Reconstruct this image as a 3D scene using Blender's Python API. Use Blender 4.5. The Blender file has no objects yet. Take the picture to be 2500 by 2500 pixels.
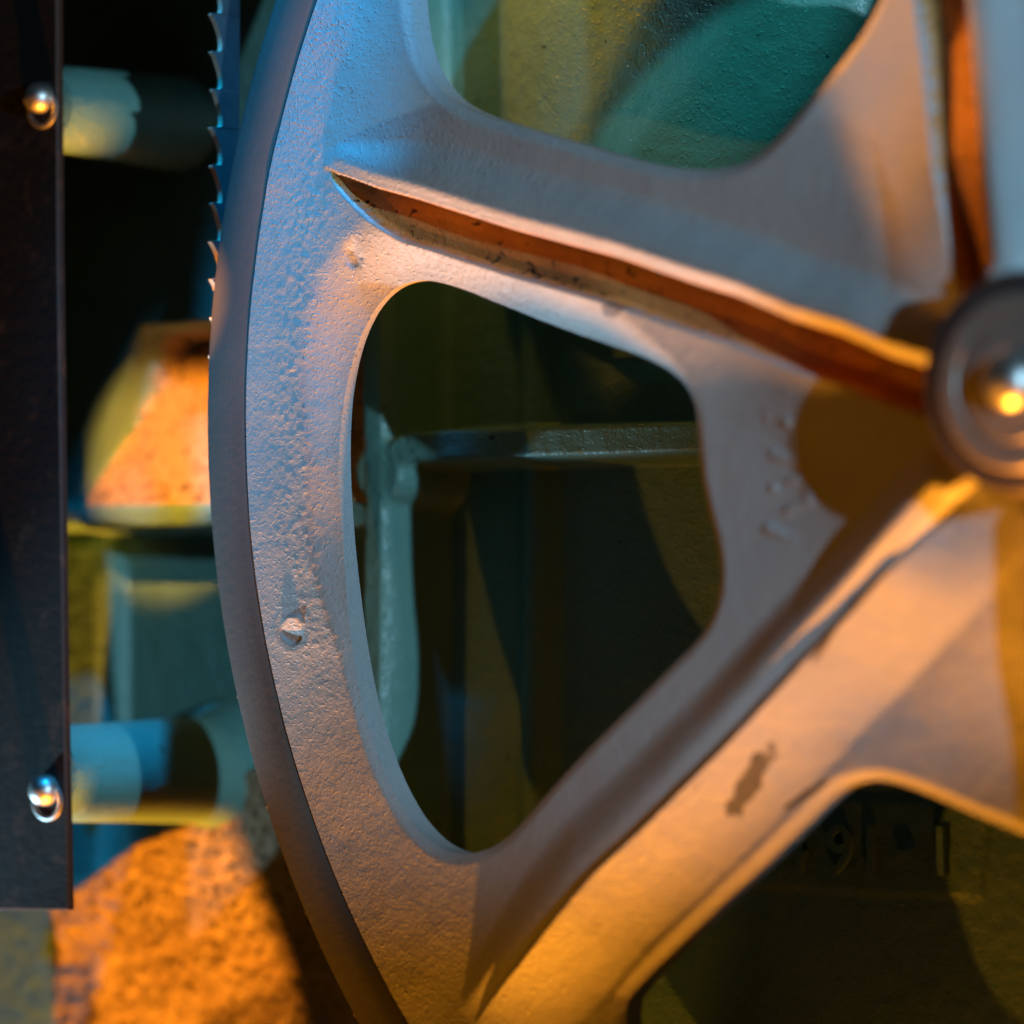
# Close-up of a band saw: lower wheel, blade, slotted bar and the green cast frame behind them.
# All geometry is written in millimetres in the plane of the wheel (x right, z up, y away
# from the operator, wheel axle at the origin, wheel radius 160 mm) and scaled to metres.
import bpy, bmesh, math, random
import numpy as np
from mathutils import Vector, Matrix

random.seed(4)
S = 0.001
sc = bpy.context.scene
C = sc.collection

# ------------------------------------------------------------------ camera
cam = bpy.data.cameras.new('camera')
cam.lens = 186.06; cam.sensor_width = 36; cam.clip_start = 0.01; cam.clip_end = 20
cam.dof.use_dof = True; cam.dof.focus_distance = 0.826; cam.dof.aperture_fstop = 8.5
co = bpy.data.objects.new('camera', cam); C.objects.link(co)
r_ = Vector((0.79686543, 0.60415522, -0.00139755)); u_ = Vector((0.01780668, -0.02117422, 0.99961721))
d_ = Vector((-0.60389437, 0.79658529, 0.02763101))
m = Matrix((r_, u_, -d_)).transposed().to_4x4()
m.translation = Vector((384.12, -637.491, -37.864))*S
co.matrix_world = m
sc.camera = co

# ------------------------------------------------------------------ world and lamps
w = bpy.data.worlds.new('World'); sc.world = w; w.use_nodes = True
w.node_tree.nodes['Background'].inputs[0].default_value = (1.0, 0.62, 0.25, 1)
w.node_tree.nodes['Background'].inputs[1].default_value = 0.006
sc.view_settings.view_transform = 'Standard'; sc.view_settings.look = 'None'
sc.view_settings.gamma = 1; sc.view_settings.exposure = -0.15
sc.cycles.use_denoising = True
sc.cycles.max_bounces = 6

def lamp(name, kind, frm, to, power, col, size, angle=60, blend=0.15, size_y=None):
    L = bpy.data.lights.new(name, kind)
    L.energy = power; L.color = col
    if kind == 'SPOT':
        L.spot_size = math.radians(angle); L.spot_blend = blend; L.shadow_soft_size = size*S
    elif kind == 'AREA':
        L.size = size*S
        if size_y: L.shape = 'RECTANGLE'; L.size_y = size_y*S
    o = bpy.data.objects.new(name, L); C.objects.link(o)
    f = Vector(frm)*S; o.location = f
    o.rotation_euler = (Vector(to)*S - f).to_track_quat('-Z', 'Y').to_euler()
    return o
def along(az, el, dist, tgt=(-100, 0, -15)):
    a, e = math.radians(az), math.radians(el)
    return (tgt[0]+dist*math.cos(a)*math.cos(e), tgt[1]-dist*math.sin(e), tgt[2]+dist*math.sin(a)*math.cos(e))

lamp('key_lamp', 'SPOT', along(8, 23, 800), (-100, 20, 20), 16, (0.46, 0.84, 1.12), 5, 15, 0.5)
lamp('orange_lamp', 'SPOT', along(-84, 3.4, 600), (-90, 0, -30), 72, (1.0, 0.32, 0.02), 11, 48, 0.5)
lamp('cool_graze_lamp', 'SPOT', along(-138, 8, 380, (-106, 0, 22)), (-106, 0, 22), 6.5, (0.34, 0.74, 1.0), 4, 15, 0.8)
lamp('blue_lamp', 'SPOT', (-70, -66, 235), (-151, 0, 42), 6.5, (0.0, 0.42, 1.0), 5, 19, 1.0)
lamp('low_warm_lamp', 'SPOT', along(-122, 47, 480), (-62, 0, -52), 1.9, (1.0, 0.34, 0.01), 5, 34, 0.8)
lamp('pocket_orange_lamp', 'SPOT', (-64, -160, 100), (-199, 40, -4), 13, (1.0, 0.34, 0.03), 3, 7.0, 0.10)
lamp('inner_olive_fill', 'SPOT', (-95, 14, -140), (-136, 48, -45), 0.03, (1.0, 0.34, 0.01), 4, 60, 0.6)  # added spot inside the housing, lifts the olive tone of the plate
lamp('upper_olive_lamp', 'SPOT', (-122, 14, 108), (-128, 46, 12), 0.10, (1.0, 0.50, 0.04), 4, 70, 0.6)
lamp('spoke_orange_fill', 'SPOT', along(112, 16, 150, (-33, 0, 64)), (-33, 0, 64), 3.6, (1.0, 0.33, 0.03), 3, 12, 0.4)  # added spot where the main orange lamp is blocked
lamp('numeral_fill', 'SPOT', (-30, 22, -150), (-66, 48, -72), 0.045, (1.0, 0.26, 0.03), 3, 60, 0.8)  # dim spot added so the numerals get some light
lamp('column_cool_lamp', 'SPOT', (-30, -105, 260), (-88, 38, 78), 1.9, (0.06, 0.70, 0.80), 4, 13, 0.3)
lamp('column_warm_lamp', 'SPOT', (-200, -60, 235), (-114, 38, 60), 2.4, (1.0, 0.33, 0.03), 4, 13, 0.4)
lamp('gap_blue_fill', 'SPOT', (-60, -110, 230), (-147, 46, 58), 1.3, (0.0, 0.60, 1.0), 3, 6.5, 0.3)  # second blue spot, added for one patch of the plate

# ------------------------------------------------------------------ helpers
def setp(o, label=None, cat=None, group=None, kind=None):
    if label: o['label'] = label
    if cat: o['category'] = cat
    if group: o['group'] = group
    if kind: o['kind'] = kind
    return o
def empty(name, loc, label, cat, group=None):
    o = bpy.data.objects.new(name, None); C.objects.link(o); o.location = Vector(loc)*S
    o.empty_display_size = 0.01
    bpy.context.view_layer.update()
    return setp(o, label, cat, group)
def mesh_obj(name, verts, faces, mat, parent=None, smooth=True, sharp=None):
    """verts in mm world coordinates"""
    me = bpy.data.meshes.new(name)
    off = Vector(parent.location)/S if parent else Vector((0, 0, 0))
    v = (np.asarray(verts, float)-np.array(off))*S
    me.from_pydata(v.tolist(), [], faces if isinstance(faces, list) else faces.tolist())
    me.validate(); me.update()
    if smooth: me.polygons.foreach_set('use_smooth', [True]*len(me.polygons))
    if sharp is not None: me.set_sharp_from_angle(angle=math.radians(sharp))
    me.materials.append(mat)
    o = bpy.data.objects.new(name, me); C.objects.link(o)
    if parent: o.parent = parent
    return o
def bm_obj(name, bm, mat, parent=None, smooth=True, sharp=35):
    bmesh.ops.recalc_face_normals(bm, faces=bm.faces[:])
    bm.verts.index_update()
    v = [tuple(x.co) for x in bm.verts]; f = [[q.index for q in p.verts] for p in bm.faces]
    bm.free()
    return mesh_obj(name, v, f, mat, parent, smooth, sharp)
def lathe(prof, centre=(0, 0), n=96):
    """profile [(radius, y)] turned about the y axis at (x, z)"""
    bm = bmesh.new(); rings = []
    for r, y in prof:
        if r < 1e-4: rings.append([bm.verts.new((centre[0], y, centre[1]))])
        else: rings.append([bm.verts.new((centre[0]+r*math.cos(2*math.pi*k/n), y, centre[1]+r*math.sin(2*math.pi*k/n))) for k in range(n)])
    for a, b in zip(rings, rings[1:]):
        for k in range(n):
            k2 = (k+1) % n
            if len(a) == 1: bm.faces.new((a[0], b[k], b[k2]))
            elif len(b) == 1: bm.faces.new((a[k], b[0], a[k2]))
            else: bm.faces.new((a[k], b[k], b[k2], a[k2]))
    return bm

# ------------------------------------------------------------------ materials
def mat(name):
    M = bpy.data.materials.new(name); M.use_nodes = True
    return M, M.node_tree, M.node_tree.nodes['Principled BSDF']
def N(nt, t, **kw):
    n = nt.nodes.new(t)
    for k, v in kw.items():
        if k in n.inputs: n.inputs[k].default_value = v
        else: setattr(n, k, v)
    return n
def tex(nt, kind, scale, detail=3, rough=0.55, **kw):
    tc = N(nt, 'ShaderNodeTexCoord')
    n = N(nt, kind, Scale=scale, **kw)
    if kind == 'ShaderNodeTexNoise': n.inputs['Detail'].default_value = detail; n.inputs['Roughness'].default_value = rough
    nt.links.new(tc.outputs['Object'], n.inputs['Vector']); return n
def ramp(nt, src, stops):
    r = N(nt, 'ShaderNodeValToRGB'); nt.links.new(src, r.inputs[0])
    e = r.color_ramp.elements
    e[0].position, e[0].color = stops[0][0], (*stops[0][1], 1) if isinstance(stops[0][1], tuple) else (stops[0][1],)*3+(1,)
    e[1].position, e[1].color = stops[1][0], (*stops[1][1], 1) if isinstance(stops[1][1], tuple) else (stops[1][1],)*3+(1,)
    for p, c in stops[2:]:
        x = e.new(p); x.color = (*c, 1) if isinstance(c, tuple) else (c, c, c, 1)
    return r
def mix(nt, fac, a, b, mode='MIX'):
    n = N(nt, 'ShaderNodeMix', data_type='RGBA', blend_type=mode)
    for s, v in ((0, fac), (6, a), (7, b)):
        if isinstance(v, bpy.types.NodeSocket): nt.links.new(v, n.inputs[s])
        elif isinstance(v, (int, float)): n.inputs[s].default_value = v
        else: n.inputs[s].default_value = (*v, 1)
    return n.outputs[2]
def bumps(nt, P, layers):
    prev = None
    for src, dist, strength in layers:
        b = N(nt, 'ShaderNodeBump', Strength=strength, Distance=dist)
        nt.links.new(src, b.inputs['Height'])
        if prev: nt.links.new(prev.outputs[0], b.inputs['Normal'])
        prev = b
    nt.links.new(prev.outputs[0], P.inputs['Normal'])

def scaled(nt, src, k):
    n = N(nt, 'ShaderNodeMath', operation='MULTIPLY'); n.inputs[1].default_value = k
    nt.links.new(src, n.inputs[0]); return n.outputs[0]

def paint(name, col, col2, rough=0.45, chips=0.0, chipcol=(0.02, 0.015, 0.012), fine=1.0, coarse=1.0, chipscale=240, ragged_spots=()):
    M, nt, P = mat(name)
    n1 = tex(nt, 'ShaderNodeTexNoise', 60, 4)
    c = mix(nt, ramp(nt, n1.outputs[0], [(0.35, 0.0), (0.7, 1.0)]).outputs[0], col, col2)
    n2 = tex(nt, 'ShaderNodeTexNoise', 900, 4)
    c = mix(nt, 0.18, c, ramp(nt, n2.outputs[0], [(0.3, 0.55), (0.7, 1.0)]).outputs[0], 'MULTIPLY')
    if chips > 0:
        n3 = tex(nt, 'ShaderNodeTexNoise', chipscale, 6, 0.7)
        n3.inputs['Distortion'].default_value = 0.6
        f = ramp(nt, n3.outputs[0], [(0.72-chips*.2, 0.0), (0.735-chips*.2, 1.0)]).outputs[0]
        c = mix(nt, f, c, chipcol)
    for (sx_, sz_), deg, la, lb, sc_col in ragged_spots:          # worn and rusty spots, one painted shade patch: ragged ellipses (mm)
        tc = N(nt, 'ShaderNodeTexCoord'); mp = N(nt, 'ShaderNodeMapping', vector_type='TEXTURE')
        mp.inputs['Location'].default_value = (sx_*S, 0, sz_*S); mp.inputs['Rotation'].default_value = (0, -math.radians(deg), 0)
        mp.inputs['Scale'].default_value = (la*S, 0.05, lb*S)
        nt.links.new(tc.outputs['Object'], mp.inputs['Vector'])
        ln = N(nt, 'ShaderNodeVectorMath', operation='LENGTH'); nt.links.new(mp.outputs[0], ln.inputs[0])
        ns = tex(nt, 'ShaderNodeTexNoise', 420, 5, 0.65)
        ad = N(nt, 'ShaderNodeMath', operation='MULTIPLY_ADD'); ad.inputs[1].default_value = 1.6
        nt.links.new(ns.outputs[0], ad.inputs[0]); nt.links.new(ln.outputs['Value'], ad.inputs[2])
        c = mix(nt, ramp(nt, scaled(nt, ad.outputs[0], 0.4), [(0.62, 1.0), (0.68, 0.0)]).outputs[0], c, sc_col)
    nt.links.new(c, P.inputs['Base Color'])
    P.inputs['Roughness'].default_value = rough
    P.inputs['Specular IOR Level'].default_value = 0.45
    g1 = tex(nt, 'ShaderNodeTexNoise', 1500, 2)      # orange peel, 0.7 mm
    g2 = tex(nt, 'ShaderNodeTexNoise', 420, 3)
    g3 = tex(nt, 'ShaderNodeTexNoise', 1700, 1); sp = ramp(nt, g3.outputs[0], [(0.56, 0.0), (0.72, 1.0)])
    bumps(nt, P, [(g2.outputs[0], 0.0005*coarse, 0.8), (g1.outputs[0], 0.00010*fine, 0.8), (sp.outputs[0], 0.00011*fine, 0.9)])
    return M

SCUFF_SHADE = [(-53.94,-55.67),(-45.68,-57.64),(-38.13,-33.97),(-78.85,14.65)]  # worn paint, except the last: unlit patch of the upper spoke painted grey
M_grey = paint('grey_wheel_paint', (0.40, 0.41, 0.42), (0.45, 0.45, 0.45), 0.5, fine=0.7, coarse=0.35, chips=0.14, chipscale=420, chipcol=(0.13, 0.12, 0.11), ragged_spots=[(SCUFF_SHADE[0], 52, 8.0, 1.9, (0.10, 0.10, 0.095)), (SCUFF_SHADE[1], 30, 5.5, 0.7, (0.12, 0.11, 0.10)), (SCUFF_SHADE[2], 50, 7, 0.6, (0.13, 0.12, 0.11)), (SCUFF_SHADE[3], 20, 3.2, 1.5, (0.16, 0.16, 0.16))])
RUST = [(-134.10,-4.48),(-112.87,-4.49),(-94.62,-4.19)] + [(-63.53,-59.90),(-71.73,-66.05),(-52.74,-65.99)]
M_green = paint('green_frame_paint', (0.125, 0.28, 0.24), (0.15, 0.31, 0.26), 0.38, chips=0.25, fine=0.9, coarse=0.8, ragged_spots=[
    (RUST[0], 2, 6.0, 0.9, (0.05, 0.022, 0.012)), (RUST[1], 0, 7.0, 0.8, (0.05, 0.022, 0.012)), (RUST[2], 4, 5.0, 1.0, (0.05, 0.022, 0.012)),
    (RUST[3], -3, 9.0, 0.9, (0.34, 0.14, 0.05)), (RUST[4], 80, 3.0, 1.6, (0.34, 0.14, 0.05)), (RUST[5], 85, 4.2, 1.3, (0.34, 0.14, 0.05))])

M_bare = paint('bare_rough_casting', (0.46, 0.35, 0.22), (0.33, 0.23, 0.13), 0.5, chips=0.75, chipscale=700, fine=1.6, coarse=1.4)

M_groove = paint('orange_brown_groove', (0.62, 0.33, 0.10), (0.42, 0.19, 0.06), 0.6, chips=0.6, fine=1.2, coarse=0.6, chipscale=500)

M_tyre, nt, P = mat('tyre_rubber')
a = tex(nt, 'ShaderNodeTexNoise', 700, 4); b = tex(nt, 'ShaderNodeTexNoise', 60, 3)
c = mix(nt, ramp(nt, b.outputs[0], [(0.3, 0.0), (0.7, 1.0)]).outputs[0], (0.095, 0.093, 0.09), (0.12, 0.117, 0.11))
tc = N(nt, 'ShaderNodeTexCoord'); sx = N(nt, 'ShaderNodeSeparateXYZ'); nt.links.new(tc.outputs['Object'], sx.inputs[0])
cx = N(nt, 'ShaderNodeCombineXYZ'); nt.links.new(sx.outputs['X'], cx.inputs['X']); nt.links.new(sx.outputs['Z'], cx.inputs['Z'])
ln = N(nt, 'ShaderNodeVectorMath', operation='LENGTH'); nt.links.new(cx.outputs[0], ln.inputs[0])
wn = N(nt, 'ShaderNodeTexNoise', noise_dimensions='1D', Scale=3500.0); wn.inputs['Detail'].default_value = 3
nt.links.new(ln.outputs['Value'], wn.inputs['W'])
c = mix(nt, 0.45, c, ramp(nt, wn.outputs[0], [(0.35, 0.72), (0.65, 1.0)]).outputs[0], 'MULTIPLY')
nt.links.new(c, P.inputs['Base Color']); P.inputs['Roughness'].default_value = 0.6
bumps(nt, P, [(a.outputs[0], 0.00008, 0.6), (wn.outputs[0], 0.00005, 0.5)])

def metal(name, col, rough, aniso=0.0, scale=500, bump=0.0001, m=1.0, rust=None):
    M, nt, P = mat(name)
    n = tex(nt, 'ShaderNodeTexNoise', scale, 4)
    c = ramp(nt, n.outputs[0], [(0.3, tuple(x*0.8 for x in col)), (0.7, col)]).outputs[0]
    if rust:
        q = tex(nt, 'ShaderNodeTexNoise', 160, 6, 0.7)
        c = mix(nt, ramp(nt, q.outputs[0], [(0.55, 0.0), (0.68, 1.0)]).outputs[0], c, rust)
    nt.links.new(c, P.inputs['Base Color'])
    P.inputs['Metallic'].default_value = m; P.inputs['Roughness'].default_value = rough
    bumps(nt, P, [(n.outputs[0], bump, 0.5)])
    return M
M_blade = metal('blade_steel', (0.09, 0.11, 0.13), 0.45, m=0.55)
M_edge = metal('lit_edge_steel', (0.8, 0.66, 0.52), 0.5, m=0.3)
M_bar = metal('blackened_steel', (0.010, 0.009, 0.009), 0.62, m=0.2, bump=0.0002, rust=(0.05, 0.03, 0.02))
M_bright = metal('bright_steel', (0.80, 0.79, 0.77), 0.44, bump=0.0003)
M_collar = metal('oiled_steel', (0.10, 0.085, 0.09), 0.5, m=0.5)
M_washer = metal('washer_steel', (0.40, 0.35, 0.32), 0.5, m=0.6)

# ------------------------------------------------------------------ noise and outlines (numpy)
rs = np.random.RandomState(7)
def vnoise(x, z, cell, seed=0):
    g = np.random.RandomState(seed).rand(256, 256)
    u, v = x/cell+1000.3, z/cell+1000.7
    i, j = np.floor(u).astype(int), np.floor(v).astype(int); fu, fv = u-i, v-j
    fu = fu*fu*(3-2*fu); fv = fv*fv*(3-2*fv)
    G = lambda a, b: g[a % 256, b % 256]
    return (G(i, j)*(1-fu)+G(i+1, j)*fu)*(1-fv)+(G(i, j+1)*(1-fu)+G(i+1, j+1)*fu)*fv-0.5
def fbm(x, z, cell, o=4, seed=0):
    return sum(vnoise(x, z, cell/2**k, seed+k)/1.8**k for k in range(o))
def smooth(e0, e1, x):
    t = np.clip((x-e0)/(e1-e0), 0, 1); return t*t*(3-2*t)
def round_poly(p, it=3):
    p = np.array(p, float)
    for _ in range(it):                                   # Chaikin corner rounding
        q = np.roll(p, -1, 0); p = np.stack([p*.75+q*.25, p*.25+q*.75], 1).reshape(-1, 2)
    return p
def seg_dist(x, z, p, closed=True):
    """distance to a polyline and inside flag"""
    p = np.asarray(p, float); n = len(p); d = np.full(x.shape, 1e9); ins = np.zeros(x.shape, bool)
    for k in range(n if closed else n-1):
        a, b = p[k], p[(k+1) % n]; e = b-a; L = e@e+1e-12
        t = np.clip(((x-a[0])*e[0]+(z-a[1])*e[1])/L, 0, 1)
        d = np.minimum(d, np.hypot(x-a[0]-t*e[0], z-a[1]-t*e[1]))
        if closed:
            c = ((a[1] > z) != (b[1] > z)) & (x < (b[0]-a[0])*(z-a[1])/((b[1]-a[1]) or 1e-9)+a[0]); ins ^= c
    return d, ins
def side_dist(x, z, p):
    """signed distance to an open polyline (positive on its left) and the parameter along it"""
    p = np.asarray(p, float); best = np.full(x.shape, 1e9); sg = np.zeros(x.shape); par = np.zeros(x.shape); acc = 0
    for k in range(len(p)-1):
        a, b = p[k], p[k+1]; e = b-a; L = math.hypot(*e)
        t = np.clip(((x-a[0])*e[0]+(z-a[1])*e[1])/L**2, 0, 1)
        dd = np.hypot(x-a[0]-t*e[0], z-a[1]-t*e[1]); cr = e[0]*(z-a[1])-e[1]*(x-a[0])
        u = dd < best; best = np.where(u, dd, best); sg = np.where(u, np.sign(cr), sg); par = np.where(u, acc+t*L, par); acc += L
    return best*sg, par, acc
def rot(p, deg):
    a = math.radians(deg); c, s = math.cos(a), math.sin(a)
    return [(x*c-z*s, x*s+z*c) for x, z in p]
def axis(lo, hi, f0, f1, fine, coarse):
    a = list(np.arange(lo, f0, coarse))+list(np.arange(f0, f1, fine))+list(np.arange(f1, hi+coarse, coarse)); return np.array(a)

# ------------------------------------------------------------------ THE WHEEL
HOLE_B = [(-127.72,17.39),(-124.08,19.77),(-119.65,20.58),(-115.65,20.03),(-110.88,18.75),(-104.58,16.42),(-96.78,13.61),(-89.08,11.03),(-81.47,8.84),(-74.69,6.82),(-69.47,4.45),(-66.74,1.82),(-65.56,-1.25),(-65.20,-4.88),(-64.85,-10.33),(-63.61,-15.78),(-62.01,-20.63),(-61.29,-24.25),(-61.44,-27.86),(-62.56,-31.46),(-65.14,-35.06),(-69.59,-38.67),(-75.57,-43.53),(-82.36,-49.05),(-88.45,-54.00),(-93.83,-58.98),(-99.25,-64.00),(-103.14,-66.55),(-107.85,-67.70),(-111.79,-67.48),(-115.75,-65.87),(-119.74,-62.50),(-123.34,-57.53),(-126.56,-51.27),(-128.91,-44.97),(-130.85,-37.38),(-132.32,-29.13),(-133.45,-21.50),(-134.10,-15.13),(-134.51,-8.76),(-134.51,-2.39),(-134.01,3.32),(-132.62,9.00),(-130.57,13.70)]
HOLE_A_LOW = [(-119.59,71.06),(-119.28,63.44),(-118.16,56.41),(-115.61,51.50),(-112.03,47.80),(-106.89,45.28),(-99.84,43.09),(-92.09,40.75),(-84.44,38.50),(-76.87,36.34),(-70.88,34.95),(-64.94,34.13),(-59.79,34.08),(-55.40,35.15),(-51.76,37.52),(-48.14,40.65),(-43.82,44.55),(-38.82,49.57),(-34.56,53.89),(-30.32,59.00)]
HOLE_C_UP = [(-80.19,-90.40),(-75.68,-85.50),(-69.71,-80.47),(-62.32,-74.24),(-54.28,-67.94),(-47.06,-61.84),(-43.48,-58.64),(-40.28,-56.53),(-36.39,-55.48),(-32.18,-55.42),(-26.61,-56.81),(-20.41,-59.05),(-12.24,-61.80)]
def arc(r, a0, a1, n):
    return [(r*math.cos(math.radians(a)), r*math.sin(math.radians(a))) for a in np.linspace(a0, a1, n)]
HOLE_A = HOLE_A_LOW + rot([(-38, 72)], 0) + [(-45, 112)] + arc(134, 110, 141, 6)
HOLE_C = HOLE_C_UP + arc(64, 264, 276, 3) + [(18, -80)] + arc(134, 276, 237, 8)
HB = np.array(HOLE_B)
hole_polys = [round_poly(HOLE_B, 2), round_poly(HOLE_A, 2), round_poly(HOLE_C, 2)]
for kk in range(4):
    hole_polys.append(round_poly(rot(HOLE_B, 104+kk*49.5+2), 1))
RIB1 = [(-133.02,37.63),(-124.49,34.81),(-116.86,32.82),(-97.04,26.86),(-78.18,21.95),(-63.23,17.15),(-55.92,15.03),(-45.19,11.01),(-35.27,8.37),(-25.85,4.80),(-18.55,2.80)]
RIB2 = [(-106.74,-93.16),(-95.84,-82.60),(-82.08,-69.09),(-71.58,-61.01),(-56.85,-48.83),(-43.50,-36.91),(-27.63,-24.09),(-17.27,-16.10)]
RIB0 = [(-16.59,60.01),(-15.46,51.77),(-13.87,42.36),(-11.94,32.96),(-9.95,23.59),(-8.97,17.76)]
ribs = [RIB1, RIB2[::1], RIB0] + [rot(RIB1, -54-50-kk*50) for kk in range(4)]

RIN = 151.6
def wheel_d(x, z):
    d = RIN-np.hypot(x, z)
    for p in hole_polys:
        dd, ins = seg_dist(x, z, p); d = np.minimum(d, np.where(ins, -dd, dd))
    return d
def wheel_h(x, z):
    r = np.hypot(x, z); h = np.zeros(x.shape)
    # boss rising to the hub
    h += 5.0*(1-smooth(14, 56, r))
    # rounding at the holes: narrow, but broad under spoke one and at its root
    for i, p in enumerate(hole_polys):
        dd, ins = seg_dist(x, z, p); dd = np.where(ins, 0, dd)
        c = p.mean(0); ang = np.degrees(np.arctan2(z-c[1], x-c[0]))
        if i == 0:
            dw = (ang-105+180) % 360-180; up = np.exp(-(dw/52.)**4)
            lf = np.exp(-((((ang+360) % 360)-178)/22.)**2)
            wdt = 1.6+9.5*up+4.5*lf*(1-up); amp = 0.8+3.0*up+1.1*lf*(1-up)
        else:
            wdt = np.full(x.shape, 1.8); amp = np.full(x.shape, 0.9)
        tt = 1-np.clip(dd/wdt, 0, 1); h -= amp*(0.45*tt*tt+0.55*(tt*tt*(3-2*tt)))
    # ribs: rounded far flank, narrow crest, steep near flank
    for k, rb in enumerate(ribs):
        s, t, L = side_dist(x, z, rb)
        rr = np.sqrt(1-smooth(114, 142, r)); fl = 1.8+6.0*rr
        hh = (2.9+2.0*smooth(110, 25, r))*rr
        gw = ((7.2, 1.2, 8.5)[k] if k < 3 else 3.0)*np.clip(rr*1.15, 0, 1); gd = (3.4, 1.0, 3.4)[min(k, 2)]*smooth(0.15, 0.5, rr)
        cw = 2.1 if k != 1 else 2.6
        crest = np.where(s < cw, 0.76+0.24*smooth(0, cw, s), 1-smooth(cw, cw+fl, s))
        ramp_ = (1.5, 4.4, 3.4)[k] if k < 3 else 1.5        # the near web falls away from the rib
        web = ramp_*rr*(1-np.clip((-s-gw)/(11.0, 12.5, 12)[min(k, 2)], 0, 1))**1.15*smooth(20, 40, r)
        near = np.where(-s < gw, np.maximum(web, 0)-gd*smooth(0, 0.3, -s)*(1-smooth(gw-0.5, gw, -s)), web)
        h += np.where(s >= 0, np.maximum(hh*crest, 0), np.where(-s < 0.5, hh*0.76*(1-smooth(0.0, 0.5, -s))+near*smooth(0, 0.5, -s), near))
    # cast foundry marks left of the hub
    for ln in MARKS:
        dd, _ = seg_dist(x, z, ln, False); h += 0.45*(1-smooth(0.2, 1.3, dd))*(0.6+1.2*vnoise(x, z, 1.5, 77))
    # pad, dimple and chip on the rim
    bx, bz = BUMP; q = np.hypot(x-bx, z-bz)
    h += 0.30*(z-bz-0.3)*(1-smooth(1.9, 2.5, q+0.4*vnoise(x, z, 1.2, 8)))+0.05*np.exp(-((q-3.6)/0.25)**2)
    cx, cz = CHIP; q = np.hypot((x-cx)/1.5, (z-cz)/2.0)+0.35*vnoise(x, z, 0.8, 5)
    h += -0.55*(1-smooth(0.2, 1.5, q))
    # coarse sandy skin along the inner half of the rim and the root of the upper spoke
    ang = np.degrees(np.arctan2(z, x)) % 360
    zone = np.exp(-((r-142)/5.0)**2)*smooth(206, 186, ang)*smooth(158, 166, ang)
    h += zone*(0.22*np.clip(vnoise(x, z, 0.9, 201)-0.05, 0, 1)+0.20*np.clip(vnoise(x, z, 0.65, 202)-0.1, 0, 1))
    # casting skin
    h += 0.018*fbm(x, z, 1.4, 3, 11)+0.30*fbm(x, z, 18, 3, 31)
    return h
MARKS = [[(-51.83,-2.62),(-47.30,-3.94),(-47.32,-8.99),(-51.41,-8.18)], [(-51.29,-13.07),(-45.89,-11.70),(-44.48,-15.29),(-49.14,-16.69)], [(-52.39,-19.01),(-48.29,-20.74)]]
BUMP = [(-142.10,-33.21)][0]
CHIP = [(-130.32,24.68)][0]

def grid_surface(xs, zs, dfun, hfun, y0, back, push=1.0):
    X, Z = np.meshgrid(xs, zs, indexing='ij'); sh = X.shape
    x, z = X.ravel(), Z.ravel()
    d = dfun(x, z).reshape(sh)
    cell = 0.15
    ok = d > -cell
    q = ok[:-1, :-1] & ok[1:, :-1] & ok[1:, 1:] & ok[:-1, 1:]
    idx = np.arange(x.size).reshape(sh)
    F = np.stack([idx[:-1, :-1][q], idx[1:, :-1][q], idx[1:, 1:][q], idx[:-1, 1:][q]], 1)
    # boundary edges
    E = np.concatenate([F[:, [0, 1]], F[:, [1, 2]], F[:, [2, 3]], F[:, [3, 0]]])
    key = np.sort(E, 1); k = key[:, 0].astype(np.int64)*x.size+key[:, 1]
    u, inv, cnt = np.unique(k, return_inverse=True, return_counts=True)
    B = E[cnt[inv] == 1]
    bv = np.unique(B)
    for _ in range(3):                                    # pull the outline onto the true contour
        e = 0.05
        d0 = dfun(x[bv], z[bv]); gx = (dfun(x[bv]+e, z[bv])-d0)/e; gz = (dfun(x[bv], z[bv]+e)-d0)/e
        g = gx*gx+gz*gz+1e-6
        x[bv] -= np.clip(d0*gx/g, -2.5, 2.5); z[bv] -= np.clip(d0*gz/g, -2.5, 2.5)
    used = np.unique(F); remap = -np.ones(x.size, int); remap[used] = np.arange(len(used))
    F = remap[F]; B = remap[B]; x, z = x[used], z[used]
    h = hfun(x, z); n = len(x)
    front = np.stack([x, y0-h, z], 1)
    verts = [front]; faces = [F]
    if back is not None:
        verts.append(np.stack([x, np.full(n, y0+back), z], 1)); faces.append(F[:, ::-1]+n)
        bu = np.unique(B); m2 = -np.ones(n, int); m2[bu] = np.arange(len(bu))
        # wall with its own vertices so the rim of the hole stays crisp
        k0 = 2*n
        verts += [front[bu], np.stack([x[bu], np.full(len(bu), y0+back), z[bu]], 1)]
        a, b = m2[B[:, 0]]+k0, m2[B[:, 1]]+k0
        faces.append(np.stack([b, a, a+len(bu), b+len(bu)], 1))
    V = np.concatenate(verts); F = np.concatenate(faces)
    return V, F

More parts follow.
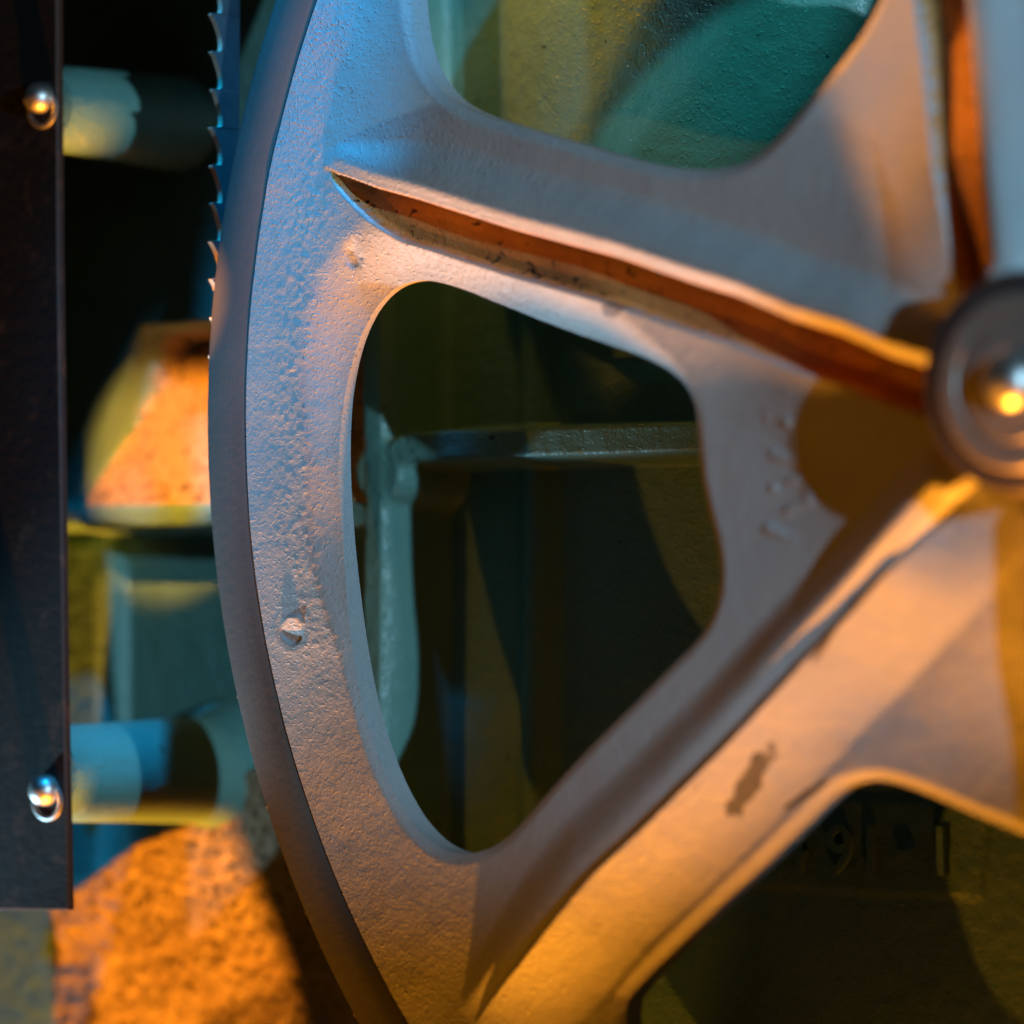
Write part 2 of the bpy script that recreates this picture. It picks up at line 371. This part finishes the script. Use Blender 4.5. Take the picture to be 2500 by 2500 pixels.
wheel = empty('band_saw_wheel', (0, 0, 0), 'grey painted cast spoked band saw wheel with dark tyre, lit blue and orange', 'wheel')
xs = axis(-153, 153, -152.8, 8, 0.30, 1.2); zs = axis(-153, 153, -104, 72, 0.30, 2.0)
V, F = grid_surface(xs, zs, wheel_d, wheel_h, 0, 5.0)
o = mesh_obj('wheel_casting', V, F, M_grey, wheel, True)
o.data.materials.append(M_groove)                           # orange-brown floors of the spoke grooves
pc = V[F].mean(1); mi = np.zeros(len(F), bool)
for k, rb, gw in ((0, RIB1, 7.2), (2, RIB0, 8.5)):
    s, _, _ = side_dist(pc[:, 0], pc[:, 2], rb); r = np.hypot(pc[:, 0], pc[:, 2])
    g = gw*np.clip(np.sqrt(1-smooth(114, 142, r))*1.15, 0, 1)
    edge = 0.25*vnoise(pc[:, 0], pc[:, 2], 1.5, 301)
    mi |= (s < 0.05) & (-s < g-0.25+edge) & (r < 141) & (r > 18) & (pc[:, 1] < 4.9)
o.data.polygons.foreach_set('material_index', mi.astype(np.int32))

def ring_sweep(prof, n=720):
    """closed profile [(radius, y)] swept round the axle"""
    a = np.linspace(0, 2*math.pi, n, endpoint=False); P_ = np.array(prof); m_ = len(P_)
    wob = 1+0*a
    V = np.stack([np.outer(np.cos(a), P_[:, 0]), np.outer(np.ones(n), P_[:, 1]), np.outer(np.sin(a), P_[:, 0])], 2).reshape(-1, 3)
    F = [(i*m_+j, ((i+1) % n)*m_+j, ((i+1) % n)*m_+(j+1) % m_, i*m_+(j+1) % m_) for i in range(n) for j in range(m_)]
    return V, F
# tyre: side face with softened edges, crowned tread
V, F = ring_sweep([(151.75, 0.9), (151.95, 0.25), (152.4, 0.0), (159.2, 0.0), (159.7, 0.2), (159.95, 0.8), (160.15, 7), (160, 14), (159.4, 14.6), (152, 14.6), (151.75, 14)])
mesh_obj('tyre', V, F, M_tyre, wheel, True, 35)
V, F = ring_sweep([(151.6, 5.1), (151.6, 14.4), (149.5, 14.4), (147.5, 5.1)], 360)
mesh_obj('rim_flange', V, F, M_grey, wheel, True, 35)
for kk, (prof, nm, mt) in enumerate([
    ([(17, 2), (17, -6), (15.4, -9), (15.4, -15.2), (14.6, -16), (12.2, -16.2)], 'hub_collar', M_collar),
    ([(12.4, -14), (12.4, -16.3), (11.9, -16.9), (9.4, -17.0), (9.0, -16.6), (8.6, -16.6), (8.2, -17.2), (5, -17.4), (4.4, -17.0), (0, -17.0)], 'washer', M_washer),
    ([(3.9, -16.8), (3.9, -17.8), (3.6, -18.8), (2.8, -19.8), (1.4, -20.4), (0, -20.5)], 'axle_bolt', M_bright)]):
    bm_obj(nm, lathe(prof, (0, 0)), mt, wheel)

# ------------------------------------------------------------------ THE BLADE
blade = empty('band_saw_blade', (-160.6, 6, 60), 'thin toothed band saw blade running down onto the left edge of the grey wheel', 'saw blade')
def blade_mesh():
    yb = 9.2; th = 0.9; pitch = 6.05
    # one tooth of the edge line, (z down from tip, y): tip at y=0
    tooth = [(0.0, 0.0), (0.12, -0.02), (0.9, 0.75), (1.8, 1.25), (2.8, 1.75), (3.8, 2.15), (4.8, 2.35), (5.6, 2.25), (5.85, 1.9), (5.9, 1.2)]
    z0 = [(-161.35,58.68)][0][1]
    vs, fs = [], []
    R = 160.7
    # path length s: 0 at z0, growing downward; arc wraps the wheel below z=0
    def place(s, y, side):
        z = z0-s
        if z >= 0: x = -R-(th if side else 0); return (x, y, z)
        a = math.pi+(-z)/R; rr = R+(th if side else 0)
        if -z < math.pi*R: return (rr*math.cos(a), y, rr*math.sin(a))
        return (rr, y, (-z)-math.pi*R)
    n0 = -26; n1 = 125
    line = []
    for k in range(n0, n1):
        sett = (0, 0.14, -0.14)[k % 3]
        for q, (dz, dy) in enumerate(tooth): line.append((k*pitch+dz, 2.6+dy+0.12*sett, sett if dy < 1.0 else 0))
    for s, y, st in line:
        k = len(vs)
        a = place(s, y, 0); b = place(s, y, 1); c = place(s, yb, 1); d = place(s, yb, 0)
        a = (a[0]+st, a[1], a[2]); b = (b[0]+st, b[1], b[2])
        g = place(s, yb-3.0, 0)
        vs += [a, b, c, d]
    for i in range(len(line)-1):
        for j in range(4):
            a, b = i*4+j, i*4+(j+1) % 4
            fs.append((a, a+4, b+4, b))
    return vs, fs
V, F = blade_mesh()
o = mesh_obj('toothed_strip', V, F, M_blade, blade, True, 25)
o.data.materials.append(M_edge)                           # cutting edge, coloured bright and warm as if lit
o.data.polygons.foreach_set('material_index', np.array([1 if k % 4 == 0 else 0 for k in range(len(o.data.polygons))], np.int32))

# ------------------------------------------------------------------ BAR WITH SCREWS
def poly_prism(pts, y0, y1, bev=0.25):
    """pts (x,z) outline extruded y0..y1 with a small chamfer on the front"""
    bm = bmesh.new(); P_ = np.array(pts); c = P_.mean(0)
    n = len(P_)
    nx = []
    for i in range(n):
        a, b, d = P_[i-1], P_[i], P_[(i+1) % n]
        e1 = (b-a)/np.linalg.norm(b-a); e2 = (d-b)/np.linalg.norm(d-b)
        nn = np.array([e1[1]+e2[1], -(e1[0]+e2[0])]); nn /= np.linalg.norm(nn)+1e-9; nx.append(nn)
    nx = np.array(nx)
    if ((P_[0]-c)@nx[0]) < 0: nx = -nx
    r1 = [bm.verts.new((p[0], y0, p[1])) for p in P_-nx*bev]
    r2 = [bm.verts.new((p[0], y0+bev, p[1])) for p in P_]
    r3 = [bm.verts.new((p[0], y1, p[1])) for p in P_]
    bm.faces.new(r1); bm.faces.new(r3)
    for A, B in ((r1, r2), (r2, r3)):
        for i in range(n): bm.faces.new((A[i], A[(i+1) % n], B[(i+1) % n], B[i]))
    return bm
BAR_FR = [(-204.11,76.34),(-189.04,75.12),(-188.62,28.71),(-187.29,-43.87),(-186.28,-78.14),(-201.85,-78.57)]
bar = empty('slotted_guard_bar', (BAR_FR[3][0], -3, BAR_FR[3][1]), 'vertical black steel bar at the left edge, fixed by two domed screws', 'bar')
bm_obj('bar_plate', poly_prism(BAR_FR, -3, -1.6, 0.35), M_bar, bar, False, 30)
def screw(px):
    x, z = px
    cup = lathe([(3.3, -3.02), (3.25, -3.35), (2.9, -3.5), (2.5, -3.4), (2.45, -3.02)], (x+0.1, z-1.7), 40)
    o1 = bm_obj('washer', cup, M_bright, bar)
    sl = poly_prism([(x-2.3, z-0.25), (x+2.3, z-0.05), (x+2.3, z+0.25), (x-2.3, z+0.05)], -6.32, -5.2, 0.05)
    o2 = bm_obj('screw', lathe([(2.5, -3.0), (2.5, -3.9), (2.35, -4.7), (1.9, -5.5), (1.2, -6.0), (0.5, -6.2), (0, -6.25)], (x, z), 48), M_bright, bar)
    bm_obj('screw_slot', sl, M_bar, o2, False)
SC1 = [(-192.10,52.82)][0]; SC2 = [(-190.87,-59.02)][0]
screw(SC1); screw(SC2)

# ------------------------------------------------------------------ CAST FRAME BEHIND
frame = empty('cast_iron_housing', (-150, 48, 0), 'green painted ribbed cast iron saw frame behind the wheel', 'machine frame')
RV = [(-151.71,115.87),(-151.77,49.07),(-151.79,22.43),(-151.73,-0.19),(-151.57,-10.82),(-151.92,-30.73),(-152.25,-110.14)]
RH_R = [(-152.16,-5.83),(-144.12,-3.70),(-127.50,-3.60),(-87.60,-3.61),(-28.31,-4.21)]
RH_L = [(-227.85,-13.62),(-196.45,-14.16),(-169.81,-14.62),(-151.57,-14.94)]
LEFT = [(-264.53,-14.60),(-218.59,-15.34),(-216.55,-12.11),(-210.26,0.11),(-202.75,17.02),(-187.39,16.91),(-153.74,17.95),(-153.66,109.66),(-264.89,121.30)]
CREST = [(-229.21,-80.46),(-223.10,-77.14),(-219.64,-75.45),(-213.51,-71.62),(-209.27,-69.25),(-200.76,-66.53),(-196.49,-64.53),(-191.08,-61.83),(-186.88,-58.29),(-183.58,-56.40),(-175.62,-54.28),(-149.70,-53.35)]
CH = [(-219.38,18.08),(-154.02,-13.52)]
LEFT2 = [(-264.53,-15.68),(-221.21,-16.35),(-219.14,-23.34),(-219.03,-113.60),(-264.26,-115.86)]
RIDGE = [(-129.69,88.76),(-129.85,0.35),(-129.47,-17.55),(-129.99,-70.43)]
COL = [(-137.05,89.66),(-137.16,26.68),(-63.20,23.25),(-62.96,82.95)]
PAD = [(-91.99,-72.56),(-87.30,-73.73),(-45.79,-74.56),(-44.26,-60.85),(-53.82,-59.75),(-73.38,-59.41),(-87.26,-60.58)]
COLX0 = [(-137.12,49.43)][0][0]; COLX1 = [(-63.12,44.82)][0][0]
def bar_h(x, z, line, half, soft, hgt):
    d, _ = seg_dist(x, z, line, False); return hgt*(1-smooth(half, half+soft, d))
def back_h(x, z):
    h = np.zeros(x.shape)
    h = np.maximum(h, bar_h(x, z, RV, 1.9, 1.6, 16))
    h = np.maximum(h, bar_h(x, z, RH_R, 2.2, 1.2, 15.6))
    h = np.maximum(h, bar_h(x, z, RH_L, 1.6, 1.2, 15.8))
    jd = np.hypot(x-RH_R[0][0]-1, z-RH_R[0][1]+2)
    h = np.maximum(h, 15.7*(1-smooth(4.5, 7.0, jd)))
    dd, ins = seg_dist(x, z, LEFT); h = np.maximum(h, 14*(1-smooth(-1.5, 1.5, np.where(ins, -dd, dd))))
    # sloping floor of the left pocket, deepest at the top
    wz = (z-CH[1][1])/(CH[0][1]-CH[1][1]); inx = (x > CH[0][0]) & (x < CH[1][0]) & (wz > 0) & (wz < 1.02)
    h = np.where(inx, np.maximum(h, 15.2*(1-wz)), h)
    dd, ins = seg_dist(x, z, LEFT2); h = np.maximum(h, 6*(1-smooth(-1.5, 1.5, np.where(ins, -dd, dd))))
    # drafted rough boss low on the left, facing down
    sd, par, L_ = side_dist(x, z, CREST)
    bo = np.where(sd < 0, 9+0.30*sd, 9*(1-smooth(0, 2.2, sd)))*smooth(CREST[0][0]-0.8, CREST[0][0]+0.8, x)
    bo = np.where(x > CREST[-1][0], 0, bo)
    h = np.maximum(h, bo)+np.where((bo > 1) & (sd < 0), 0.55*vnoise(x, z, 0.95, 123)+0.35*vnoise(x, z, 2.4, 124), 0)
    r = bar_h(x, z, RIDGE, 0.6, 4.2, 3.2); h = h+np.where(h < 4, r, 0)
    t = (x-COLX0)/(COLX1-COLX0)
    dome = np.sqrt(np.clip(1-(2*t-1)**2, 0, 1))*12
    h = np.maximum(h, dome*smooth(RIDGE_Z-2, RIDGE_Z+3, z))
    dd, ins = seg_dist(x, z, PAD); h = h+0.5*(1-smooth(-0.4, 0.4, np.where(ins, -dd, dd)))
    h = h+0.16*fbm(x, z, 3.0, 4, 71)+0.5*fbm(x, z, 22, 2, 91)
    return h
RIDGE_Z = [(-98.80,24.90)][0][1]
xs = axis(-420, 260, -256, 0, 0.62, 6); zs = axis(-260, 260, -118, 90, 0.62, 6)
V, F = grid_surface(xs, zs, lambda x, z: np.full(x.shape, 5.0), back_h, 48, None)
o = mesh_obj('ribbed_back_plate', V, F, M_green, frame, True)
o.data.materials.append(M_bare)                           # unpainted rough casting: pocket floor and low boss
pc = V[F].mean(1)
dd, ins = seg_dist(pc[:, 0], pc[:, 2], LEFT)
pocket = (pc[:, 0] > CH[0][0]-2) & (pc[:, 0] < CH[1][0]) & (pc[:, 2] < CH[0][1]) & (pc[:, 2] > CH[1][1]+0.3) & ~ins & (pc[:, 1] > 33.2)
sd, _, _ = side_dist(pc[:, 0], pc[:, 2], CREST)
boss = (sd < 0.4+0.5*vnoise(pc[:, 0], pc[:, 2], 2.0, 9)) & (pc[:, 0] > CREST[0][0]-0.5) & (pc[:, 0] < CREST[-1][0]) & (pc[:, 2] > -250)
o.data.polygons.foreach_set('material_index', (pocket | boss).astype(np.int32))

for i, c in enumerate(([(-194.21,51.69)][0], [(-193.88,-56.50)][0])):
    ra = (6.6, 7.4)[i]
    prof = [(0, -1.4), (ra*.8, -1.4), (ra, -0.8), (ra+0.1, 3.5), (ra+0.5, 4.2), (ra+0.9, 20), (ra+1.6, 38), (ra+5, 47)]
    bm_obj('standoff_post', lathe(prof, c, 64), M_green, frame)

# unseen wall added below to block the orange lamp; left gap lets it through
bm_obj('orange_blocker_wall', poly_prism([(-152, -196), (250, -196), (250, -204), (-150, -204), (-152, -200)], -8.2, 50, 1.5), M_green, frame, False, 30)

def numeral(ch, x, z, size, width=1.0):
    cu = bpy.data.curves.new('n', 'FONT'); cu.body = ch; cu.size = size; cu.extrude = 0.55; cu.bevel_depth = 0.22
    cu.bevel_resolution = 1; cu.align_x = 'CENTER'; cu.resolution_u = 6
    t = bpy.data.objects.new('n', cu); C.objects.link(t)
    dg = bpy.context.evaluated_depsgraph_get(); me = bpy.data.meshes.new_from_object(t.evaluated_get(dg))
    v = [(x+p.co.x*width, 47.2-p.co.z, z+p.co.y) for p in me.vertices]; f = [list(p.vertices) for p in me.polygons]
    bpy.data.objects.remove(t); bpy.data.curves.remove(cu); bpy.data.meshes.remove(me)
    mesh_obj('raised_numeral', v, f, M_green, frame, True, 35)
NP = [(-79.65,-71.27),(-71.08,-70.95),(-65.33,-70.94),(-59.03,-70.16),(-52.64,-70.89)]
for ch, p in zip('491-1', NP): numeral(ch, p[0], p[1], 10.5, 0.95)
